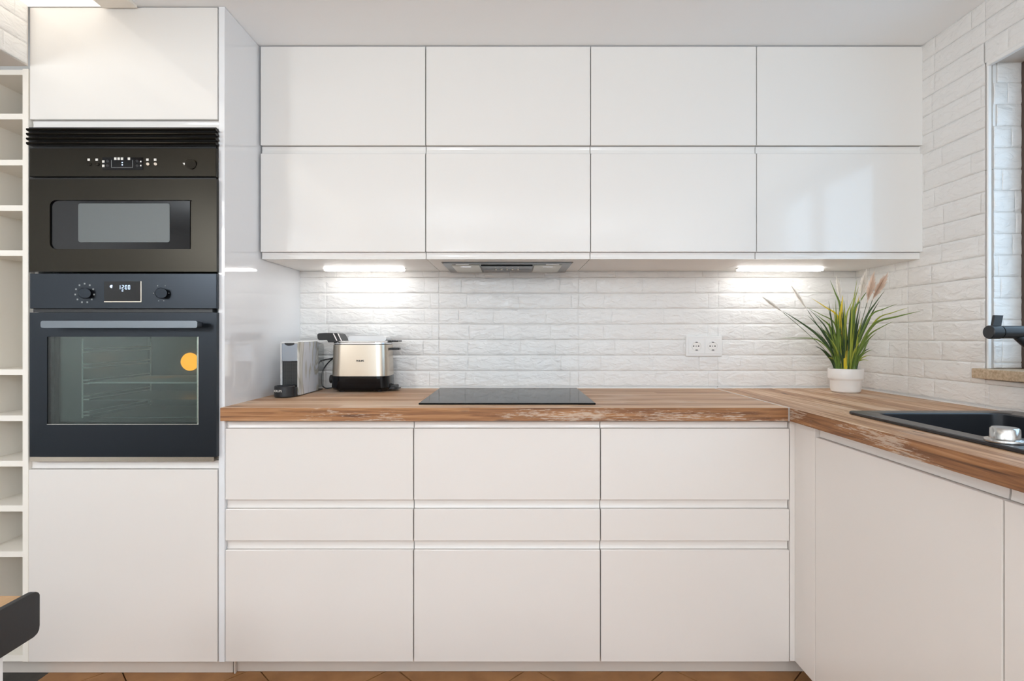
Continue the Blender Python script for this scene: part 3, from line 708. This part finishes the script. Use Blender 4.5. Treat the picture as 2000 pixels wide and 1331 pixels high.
# ------------------------------------------------------------------ sink
sk = thing('sink', 'black composite sink with a rounded rim in the right worktop', 'sink')
def sink_mesh():
    bm = bmesh.new(); n = 6
    def ring(x0, x1, y0, y1, r, z): return [bm.verts.new((p[0], p[1], z)) for p in rrect(x0, x1, y0, y1, r, n)]
    e = .002
    rings = [ring(SX0 + .004, SX1 - .004, SY0 + .004, SY1 - .004, .010, WT + .0005), ring(SX0, SX1, SY0, SY1, .012, WT + .002), ring(SX0, SX1, SY0, SY1, .012, WT + .0075), ring(SX0 + e, SX1 - e, SY0 + e, SY1 - e, .012, WT + .0095),
             ring(BX0 - .004, BX1 + .004, BY0 - .004, BY1 + .004, .035, WT + .0095), ring(BX0, BX1, BY0, BY1, .033, WT + .006),
             ring(BX0 + .006, BX1 - .006, BY0 + .006, BY1 - .006, .033, WT - .15), ring(BX0 + .03, BX1 - .03, BY0 + .03, BY1 - .03, .03, WT - .175)]
    for a, b in zip(rings, rings[1:]):
        m = len(a)
        for i in range(m): bm.faces.new((a[i], a[(i + 1) % m], b[(i + 1) % m], b[i]))
    bm.faces.new(rings[-1]); return bm
obj('basin', sink_mesh(), 'sinkm', sk, True)
bm = bmesh.new(); cx_, cy_ = (BX0 + BX1) / 2, (BY0 + BY1) / 2
lathe(bm, [(0, .004), (.03, .004), (.043, .006), (.045, .001), (.045, 0)], cx_, cy_, 32, WT - .174); obj('drain', bm, 'chrome', sk, True)
kx, ky = 1.0075, 1.150
kb = tag(obj('drain_knob', lathe(bmesh.new(), [(0, .030), (.0215, .030), (.024, .027), (.0255, .008), (.033, .0062), (.034, .004), (.0335, .001), (0, .001)], kx, ky - .045, 36, WT + .0095), 'knobsteel', None, True), 'shiny round metal drain control knob on the rim of the black sink', 'knob')
kb.parent = sk; del kb['category']; del kb['label']

# ------------------------------------------------------------------ faucet
fa = thing('faucet', 'black kitchen faucet with a horizontal body and flat lever by the window', 'faucet')
FY = 1.452; fz = PZ(649.3, FY); fr = .0180; FXC = 1.418
bm = bmesh.new(); cyl(bm, (FXC, FY, WT + .0100), (FXC, FY, WT + .016), .028, .028, 32); cyl(bm, (FXC, FY, WT + .016), (FXC, FY, fz), .0235, .0235, 32)
obj('riser', bm, 'matt_black', fa, True)
bm = bmesh.new(); cyl(bm, (PX(1954, FY), FY, fz), (FXC + .03, FY, fz), fr * .95, fr * .95, 40)
obj('body', bm, 'matt_black', fa, True)
bm = bmesh.new(); cyl(bm, (FXC - .062, FY, fz - fr * .6), (FXC - .01, FY, fz - .045), .010, .018, 20); obj('collar', bm, 'matt_black', fa, True)
bm = bmesh.new(); cyl(bm, (PX(1932, FY), FY, fz), (PX(1951, FY), FY, fz), fr * 1.02, fr * 1.02, 40); cyl(bm, (PX(1930, FY), FY, fz), (PX(1932, FY), FY, fz), fr * .93, fr * 1.02, 40); cyl(bm, (PX(1950, FY), FY, fz), (PX(1955, FY), FY, fz), fr * .86, fr * .86, 30)
obj('lever_cap', bm, 'matt_black', fa, True)
bm = bmesh.new(); prism(bm, [(PX(1936.5, FY), PZ(640, FY)), (PX(1952.5, FY), PZ(640, FY)), (PX(1957, FY), PZ(616.5, FY)), (PX(1941, FY), PZ(616, FY))], 'y', FY - .004, FY + .004); obj('lever', bm, 'matt_black', fa)

# ------------------------------------------------------------------ hood
UZ = PZ(505.5, UF)
hg = thing('extractor_hood', 'flush steel extractor hood in the underside of the wall cabinet', 'hood')
obj('plate', B(-.264, .228, 2.05, 2.328, UZ - .006, UZ - .001, bev=.001), 'hoodsteel', hg)
obj('housing', B(-.262, .226, 2.052, 2.326, UZ - .0009, UZ + .13), 'hoodsteel', hg)
for a, b in ((-.232, -.125), (.085, .192)):
    f_ = obj('filter', B(a, b, 2.085, 2.30, UZ - .010, UZ - .006, bev=.001), 'filter', hg)
    obj('filter_grip', B((a + b) / 2 - .02, (a + b) / 2 + .02, 2.10, 2.115, UZ - .012, UZ - .010), 'chrome', f_)
ctl = obj('control_panel', B(-.120, .080, 2.085, 2.27, UZ - .011, UZ - .006, bev=.001), 'black_gloss', hg)
for k in range(5):
    x = -.065 + k * .0225; bm = bmesh.new(); cyl(bm, (x, 2.19, UZ - .011), (x, 2.19, UZ - .013), .005, .005, 12); obj('button', bm, 'steel', ctl)
    obj('symbol', B(x - .003, x + .003, 2.12, 2.128, UZ - .0114, UZ - .0108), 'white_print', ctl)
obj('name_plate', B(-.038, .0, 2.283, 2.30, UZ - .008, UZ - .006), 'chrome', hg)
for a in (-.215, .13): obj('lamp_cover', B(a, a + .05, 2.060, 2.078, UZ - .008, UZ - .006), 'white_plastic', hg)

# ------------------------------------------------------------------ under-cabinet LED bars
def led_bar(px0, px1, label):
    d = 2.215; x0, x1 = PX(px0, 2.24), PX(px1, 2.24)
    t = thing('light_bar', label, 'light', 'LED bars under the wall cabinets')
    obj('housing', B(x0, x1, d + .006, d + .036, UZ - .004, UZ - .0005, bev=.001), 'white_plastic', t)
    obj('diffuser', B(x0 + .006, x1 - .006, d + .002, d + .036, UZ - .0115, UZ - .004, bev=.003), 'led', t)
led_bar(633, 793, 'lit white light bar under the wall cabinet above the toaster')
led_bar(1437, 1606, 'lit white light bar under the wall cabinet left of the potted grass')

# ------------------------------------------------------------------ double wall socket
so = thing('wall_socket', 'white double socket plate on the brick tiles', 'socket')
yb = WY - .0115
obj('plate', B(PX(1340.5, 2.32), PX(1411.5, 2.32), yb - .009, yb, PZ(696.5, 2.32), PZ(656.5, 2.32), bev=.003, seg=2), 'white_plastic', so)
for k, px in enumerate((1361, 1393)):
    cx_ = PX(px, 2.32); cz_ = PZ(676.5, 2.32)
    ins = obj('socket_insert', B(cx_ - .0345, cx_ + .0345, yb - .0105, yb - .0088, cz_ - .033, cz_ + .033, bev=.001), 'white_plastic', so)
    bm = bmesh.new(); n = 32; rg = []
    for r, y in ((.0215, yb - .0108), (.0200, yb - .0118), (.0186, yb - .0106)):
        rg.append([bm.verts.new((cx_ + r * math.cos(2 * PI * i / n), y, cz_ + r * math.sin(2 * PI * i / n))) for i in range(n)])
    for a, b in zip(rg, rg[1:]):
        for i in range(n): bm.faces.new((a[i], a[(i + 1) % n], b[(i + 1) % n], b[i]))
    obj('ring', bm, 'white_plastic', so, True)
    bm = bmesh.new(); cyl(bm, (cx_, yb - .0106, cz_), (cx_, yb - .0109, cz_), .0185, n=32); obj('well', bm, 'carcass', so)
    bm = bmesh.new()
    for dx_, r in ((-.0105, .0030), (0, .0022), (.0105, .0030)): cyl(bm, (cx_ + dx_ - .002, yb - .0109, cz_), (cx_ + dx_ - .002, yb - .0114, cz_), r, n=12)
    for s in (-1, 1): box(bm, cx_ - .005, cx_ + .005, yb - .0114, yb - .0109, cz_ + s * .0170 - .0018, cz_ + s * .0170 + .0018)
    obj('holes', bm, 'black', so)

# ------------------------------------------------------------------ coffee machine
cm = thing('coffee_machine', 'slim white capsule coffee machine with a black drip tray beside the end panel', 'coffee machine')
mx0, mx1 = PX(547, 2.015), PX(583, 2.015); my0, my1 = 2.015, 2.222; mz0, mz1 = WT + .004, PZ(668.5, 2.015)
obj('shell', prism(bmesh.new(), rrect(my0, my1, mz0, mz1, .006, 3), 'x', mx1 - .004, mx1), 'marble', cm, True)
obj('shell', prism(bmesh.new(), rrect(my0 + .004, my1, mz0, mz1, .006, 3), 'x', mx0, mx0 + .004), 'white_plastic', cm, True)
obj('core', B(mx0 + .004, mx1 - .004, my0 + .014, my1, mz0, mz1 - .002), 'black', cm)
obj('top_cover', B(mx0 + .0045, mx1 - .0045, my0 + .004, my1 - .002, mz1 - .006, mz1 + .0012, bev=.001), 'white_plastic', cm)
fp = obj('front_plate', B(mx0 + .0045, mx1 - .0045, my0 + .003, my0 + .014, PZ(706, 2.018), PZ(671.5, 2.018), bev=.001), 'darkchrome', cm)
bm = bmesh.new(); cxm = (mx0 + mx1) / 2; prism(bm, [(cxm + .017 * math.cos(t), PZ(670.5, 2.018) + .010 * math.sin(t)) for t in [PI + PI * i / 12 for i in range(13)]], 'y', my0 - .003, my0 + .004)
obj('lever', bm, 'black', cm)
bm = bmesh.new(); gz0, gz1 = PZ(753, 2.018), PZ(708, 2.018)
for k in range(13): x = mx0 + .010 + k * (mx1 - mx0 - .018) / 12; box(bm, x - .00025, x + .00025, my0 + .0130, my0 + .0145, gz0, gz1)
for k in range(17): z = gz0 + k * (gz1 - gz0) / 16; box(bm, mx0 + .008, mx1 - .006, my0 + .0130, my0 + .0145, z - .00025, z + .00025)
obj('grille', bm, 'grille', cm)
bm = bmesh.new(); tcx = PX(557, 2.0); lathe(bm, [(0, 0), (.034, 0), (.0365, .003), (.0365, .038), (.034, .041), (.030, .041), (.030, .036), (0, .036)], tcx, 1.997, 40, WT + .0015)
tr = obj('drip_tray', bm, M['matt_black'], cm, True)
bm = bmesh.new(); box(bm, tcx - .02, mx1 - .003, 1.995, my0 + .02, WT + .0015, WT + .036, .002); obj('tray_dock', bm, 'matt_black', cm)
text('lettering', 'KRUPS', (tcx - .010, 1.9605, PZ(764.5, 1.963)), (PI / 2, 0, -.15), .0105, 'white_print', tr, .0003, .0002)
wt_ = obj('water_tank', prism(bmesh.new(), rrect(my1 + .001, 2.29, mz0 + .01, mz1 - .012, .008, 3), 'x', mx0 + .006, mx1 - .001), 'tank', cm)
obj('tank_lid', B(mx0 + .006, mx1 - .001, my1 + .001, 2.288, mz1 - .0115, mz1 - .004, bev=.001), 'white_plastic', cm)
obj('foot', B(mx0 + .006, mx1 - .003, my0 + .02, 2.28, WT + .0005, mz0 + .0005), 'black', cm)

# ------------------------------------------------------------------ toaster
ts = thing('toaster', 'brushed steel toaster with a black base and bun rack handle left of the cooktop', 'toaster')
ty0, ty1 = 2.158, 2.312; tx0, tx1 = -.730, -.497
def rr_loft(levels, n=8):
    bm = bmesh.new(); rings = []
    for x0, x1, y0, y1, r, z in levels: rings.append([bm.verts.new((p[0], p[1], z)) for p in rrect(x0, x1, y0, y1, r, n)])
    for a, b in zip(rings, rings[1:]):
        m = len(a)
        for i in range(m): bm.faces.new((a[i], a[(i + 1) % m], b[(i + 1) % m], b[i]))
    bm.faces.new(rings[0][::-1]); bm.faces.new(rings[-1]); return bm
def lv(d, z, r=.045): return (tx0 + d, tx1 - d, ty0 + d, ty1 - d, r, z)
zb1 = PZ(735.5, 2.16); zt = PZ(674, 2.16)
obj('base', rr_loft([lv(.012, WT + .006), lv(.003, WT + .010), lv(-.002, WT + .018), lv(0, zb1)]), M['black_gloss'], ts, True)
obj('body', rr_loft([lv(0, zb1 + .0003), lv(.0035, zt)]), 'steel', ts, True)
obj('top_seam', rr_loft([lv(.006, zt), lv(.006, zt + .003)]), 'black', ts, True)
obj('top_rim', rr_loft([lv(.004, zt + .003), lv(.004, zt + .008), lv(.007, zt + .011), lv(.02, zt + .012)]), 'chrome', ts, True)
ztop = zt + .012
for yy in (2.205, 2.25): obj('slot', B(tx0 + .05, tx1 - .045, yy, yy + .022, ztop - .002, ztop + .0006), 'black', ts)
obj('lid', prism(bmesh.new(), rrect(PX(684, 2.23), PX(757, 2.23), ztop + .001, PZ(656.5, 2.23), .010, 4), 'y', 2.200, 2.280), 'lidwhite', ts, True)  # bun rack as a white block, LED glare put into its colour
hpx = [(623, 654), (626, 651.5), (640, 650.6), (659, 651), (665, 653), (673, 668), (661, 669), (655, 671), (644.5, 671), (642, 666.5), (626, 664.8), (623.5, 661)]
obj('rack_handle', prism(bmesh.new(), [(PX(a, 2.2), PZ(b, 2.2) + (.004 if b > 665 else 0)) for a, b in hpx][::-1], 'y', 2.180, 2.262), 'matt_black', ts)
for a in (650, 659): obj('handle_stripe', prism(bmesh.new(), [(PX(a, 2.178), PZ(652, 2.178)), (PX(a + 2.2, 2.178), PZ(652, 2.178)), (PX(a + 9, 2.178), PZ(666, 2.178)), (PX(a + 6.8, 2.178), PZ(666, 2.178))], 'y', 2.1785, 2.1802), 'chrome', ts)
obj('rack_wire', B(PX(655, 2.2), PX(765, 2.2), 2.198, 2.201, ztop + .0005, ztop + .003), 'chrome', ts)
bm = bmesh.new()
for k in range(4): box(bm, PX(758 + k * 5.4, 2.2), PX(762 + k * 5.4, 2.2), 2.19, 2.27, ztop - .001, ztop + .006, .001)
box(bm, PX(758, 2.2), PX(777, 2.2), 2.195, 2.265, ztop - .0005, ztop + .003); obj('rack_foot', bm, 'black', ts)
bm = bmesh.new(); box(bm, tx1 - .006, tx1 + .034, 2.222, 2.252, PZ(684, 2.23), PZ(679.5, 2.23), .002); obj('lever', bm, 'black', ts)
bm = bmesh.new(); box(bm, tx1 - .004, tx1 + .020, 2.20, 2.28, WT + .008, WT + .022, .002); box(bm, tx1 + .012, tx1 + .032, 2.215, 2.265, WT + .006, WT + .012, .001); obj('crumb_tray', bm, 'matt_black', ts)
bm = bmesh.new(); cyl(bm, (tx0 + .002, 2.225, PZ(741, 2.22)), (tx0 - .017, 2.225, PZ(741, 2.22)), .0185, .017, 28); obj('dial', bm, 'black', ts, True)
for x in (tx0 + .04, tx1 - .04):
    for y in (ty0 + .035, ty1 - .035):
        bm = bmesh.new(); cyl(bm, (x, y, WT + .0005), (x, y, WT + .008), .011, .012, 16); obj('foot', bm, 'black', ts, True)
text('lettering', 'PHILIPS', (PX(703, 2.158), 2.1585, PZ(705.5, 2.158)), (PI / 2 + .02, 0, 0), .0095, 'black', ts, .0008, .0002)
# cord
cps = [P3(a, b, d) for a, b, d in ((616, 722, 2.30), (624, 708, 2.31), (633, 703.5, 2.315), (647, 701, 2.318), (653, 699, 2.318), (645, 705, 2.31), (636, 715, 2.305), (630, 726, 2.30), (628, 740, 2.30), (629, 752, 2.30), (636, 758.5, 2.295), (650, 758, 2.30), (664, 758, 2.312))]
tag(obj('power_cord', tube(bmesh.new(), spline(cps, 6), .0028, 8), 'black', None, True), 'looped black power cord between the coffee machine and the toaster', 'cord')

# ------------------------------------------------------------------ potted grass
PD = 2.165; pcx = PX(1651.5, PD); pt = thing('potted_grass', 'artificial grass with pale plumes in a white pot in the worktop corner', 'plant')
prz = PZ(720, PD)
hgt = prz - WT
lathe_p = [(0, .0008), (.046, .0008), (.052, .006), (.0545, .02), (.0555, hgt * .50), (.0565, hgt * .53), (.0615, hgt * .58), (.0625, hgt * .62), (.0625, hgt - .002), (.0615, hgt), (.0585, hgt - .001), (.058, hgt - .012), (.058, hgt - .02), (0, hgt - .02)]
obj('pot', lathe(bmesh.new(), lathe_p, pcx, PD, 48, WT), 'pot', pt, True)
bm = bmesh.new(); lathe(bm, [(0, 0.006), (.03, .005), (.0575, 0)], pcx, PD, 32, prz - .014); obj('moss', bm, 'soil', pt, True)
def blade(pts, wd, m):
    cv = spline(pts, 5); bm = bmesh.new(); L = []; n = len(cv)
    for k, p in enumerate(cv):
        t = (cv[min(k + 1, n - 1)] - cv[max(k - 1, 0)]).normalized()
        s = t.cross(Vector((0, 1, 0))); s = s.normalized() if s.length > .05 else Vector((1, 0, 0))
        s = (s + Vector((0, .35, 0))).normalized()
        f = k / (n - 1); ww = wd * (0.55 + .9 * f if f < .45 else .955 * (1 - f) / .55 + .04)
        nrm = t.cross(s).normalized()
        L.append((bm.verts.new(p - s * ww), bm.verts.new(p + nrm * ww * .35), bm.verts.new(p + s * ww)))
    for a, b in zip(L, L[1:]):
        bm.faces.new((a[0], a[1], b[1], b[0])); bm.faces.new((a[1], a[2], b[2], b[1]))
    o = obj('leaf', bm, m, pt, True)
    if m == 'leaf_yellow': o['label'] = 'yellow leaf'
    return o
zbase = 716
def bl3(base, mid, tip, wd, m, dd=0.0):
    d0 = PD + random.uniform(-.02, .02)
    bb = P3(base[0], 722, d0); bb.x = max(min(bb.x, pcx + .05), pcx - .05)
    p1 = P3(base[0] + (mid[0] - base[0]) * .35, base[1] + (mid[1] - base[1]) * .42, d0 + dd * .25)
    pts = [bb, p1, P3(mid[0], mid[1], d0 + dd * .5), P3((mid[0] + tip[0]) / 2 + 0, (mid[1] + tip[1]) / 2 - 2, d0 + dd * .8), P3(tip[0], tip[1], d0 + dd)]
    for p in pts: p.x = min(p.x, RX - .016); p.y = min(p.y, WY - .022)
    return blade(pts, wd, m)
main = [((1640, 712), (1597, 655), (1529, 608), .0052, 'leaf_dark', -.10), ((1636, 705), (1596, 664), (1520, 661), .0026, 'leaf', -.10), ((1642, 712), (1612, 655), (1577, 616), .0042, 'leaf_dark', -.05),
        ((1641, 712), (1614, 642), (1579, 603), .0030, 'leaf_dark', 0), ((1645, 712), (1630, 632), (1574, 600), .0030, 'leaf', -.06), ((1648, 710), (1637, 620), (1585, 583), .0042, 'leaf_yellow', -.05),
        ((1650, 712), (1641, 632), (1646, 577), .0085, 'leaf_yellow', -.04), ((1646, 715), (1641, 600), (1621, 547), .0045, 'leaf', 0), ((1652, 715), (1663, 640), (1679, 577), .0070, 'leaf_yellow', .02),
        ((1654, 715), (1662, 615), (1677, 560), .0044, 'leaf_light', -.02), ((1655, 715), (1668, 608), (1697, 565), .0050, 'leaf', -.06), ((1660, 715), (1692, 620), (1728, 568), .0044, 'leaf_dark', -.10),
        ((1660, 715), (1700, 618), (1752, 594), .0040, 'leaf', -.16), ((1662, 715), (1708, 633), (1798, 608), .0055, 'leaf', -.28), ((1664, 715), (1698, 655), (1745, 628), .0036, 'leaf', -.15),
        ((1667, 715), (1690, 672), (1712, 650), .0040, 'leaf', -.06), ((1632, 716), (1617, 692), (1594, 678), .0030, 'leaf_dark', 0), ((1630, 717), (1612, 690), (1592, 676), .0034, 'leaf_dark', -.03),
        ((1662, 715), (1697, 625), (1718, 588), .0040, 'leaf_dark', -.08), ((1650, 715), (1664, 610), (1674, 546), .0034, 'leaf_light', 0), ((1664, 715), (1712, 625), (1775, 601), .0036, 'leaf_light', -.22),
        ((1648, 715), (1653, 620), (1668, 580), .0034, 'leaf_light', 0), ((1643, 715), (1622, 640), (1590, 612), .0036, 'leaf', -.04), ((1668, 715), (1685, 690), (1698, 665), .0045, 'leaf', -.02), ((1640, 712), (1620, 660), (1603, 640), .0036, 'leaf', 0)]
for a in main: bl3(*a)
rb = random.Random(21)
for k in range(105):
    bx_ = rb.uniform(1630, 1673); tx_ = bx_ + (bx_ - 1651) * rb.uniform(.15, 1.5) + rb.uniform(-10, 10); ty_ = rb.uniform(585, 685)
    if abs(tx_ - 1651) > 35: ty_ += 22
    bl3((bx_, 714), ((bx_ * 1.3 + tx_ * .7) / 2, (714 + ty_) / 2 - 4), (tx_, ty_), rb.uniform(.0022, .0046), rb.choice(['leaf', 'leaf', 'leaf_dark', 'leaf_dark', 'leaf_light']), rb.uniform(-.10, .04))
def plume(p0, p1, wd, m, base=None):
    bm = bmesh.new(); a, b = P3(*p0), P3(*p1); ax = (b - a); L = ax.length; t = ax.normalized(); q = t.to_track_quat('Z', 'Y')
    cyl(bm, a - t * .004, b, wd * .10, wd * .03, 6)
    for k in range(420):
        f = rb.random(); ang = rb.uniform(0, 2 * PI); r = wd * math.sin(PI * min(.97, f * .9 + .08)) * rb.uniform(.4, 1)
        s = a + ax * f * .8; d = q @ Vector((math.cos(ang), math.sin(ang), 0)); e = s + t * L * rb.uniform(.12, .24) + d * r
        n = t.cross(d) * .0006; v = [bm.verts.new(s - n), bm.verts.new(s + n), bm.verts.new((s + e) / 2 + n + d * r * .25), bm.verts.new(e)]; bm.faces.new(v)
    for v in bm.verts: v.co.x = min(v.co.x, RX - .012); v.co.z = min(v.co.z, 1.392 if v.co.y > UF else 9); v.co.y = min(v.co.y, WY - .018)
    o = obj('plume', bm, m, pt); o['label'] = 'white plume' if m == 'plume_w' else 'beige plume'
    if base:
        bb = P3(*base); tube_ = bmesh.new(); tube(tube_, spline([bb, (bb + a) / 2 + Vector((0, 0, .008)), a], 5), .0011, 5); obj('stem', tube_, 'leaf_dark', pt, True)
plume((1577, 606, 2.12), (1544, 556, 2.14), .009, 'plume_w', (1644, 716, PD))
plume((1529, 610, 2.06), (1486, 578, 2.05), .009, 'plume_w', (1642, 716, PD))
plume((1643, 588, 2.15), (1633, 538, 2.15), .011, 'plume_w', (1650, 716, PD))
plume((1680, 588, 2.10), (1693, 524, 2.06), .016, 'plume_w', (1656, 716, PD))
plume((1694, 590, 2.08), (1708, 530, 2.02), .017, 'plume_b', (1660, 716, PD))
plume((1704, 586, 2.08), (1735, 532, 1.98), .017, 'plume_b', (1662, 716, PD))

# ------------------------------------------------------------------ table corner
tb = thing('table', 'wooden table corner with a thick black edge band and a pale leg', 'table')
TR = -.683; tz1, tz0 = .748, .684
pts = [(-.45, tz0), (.772, tz0), (.778, tz0 + .002), (.781, tz0 + .006), (.782, tz0 + .012), (.782, tz1 - .008), (.780, tz1 - .004), (.776, tz1 - .001), (.772, tz1), (-.45, tz1)]
obj('edge_band', prism(bmesh.new(), pts, 'x', TR - .008, TR), 'matt_black', tb, False)
obj('top', B(-1.45, TR - .0082, -.45, .770, tz0 + .004, tz1 - .003, bev=.002), 'oak', tb)
for x, y in ((-.756, .685), (-1.42, .685), (-.756, -.42), (-1.42, -.42)): obj('leg', B(x, x + .060, y, y + .056, .0005, tz0 + .004, bev=.002), 'white_plastic', tb)
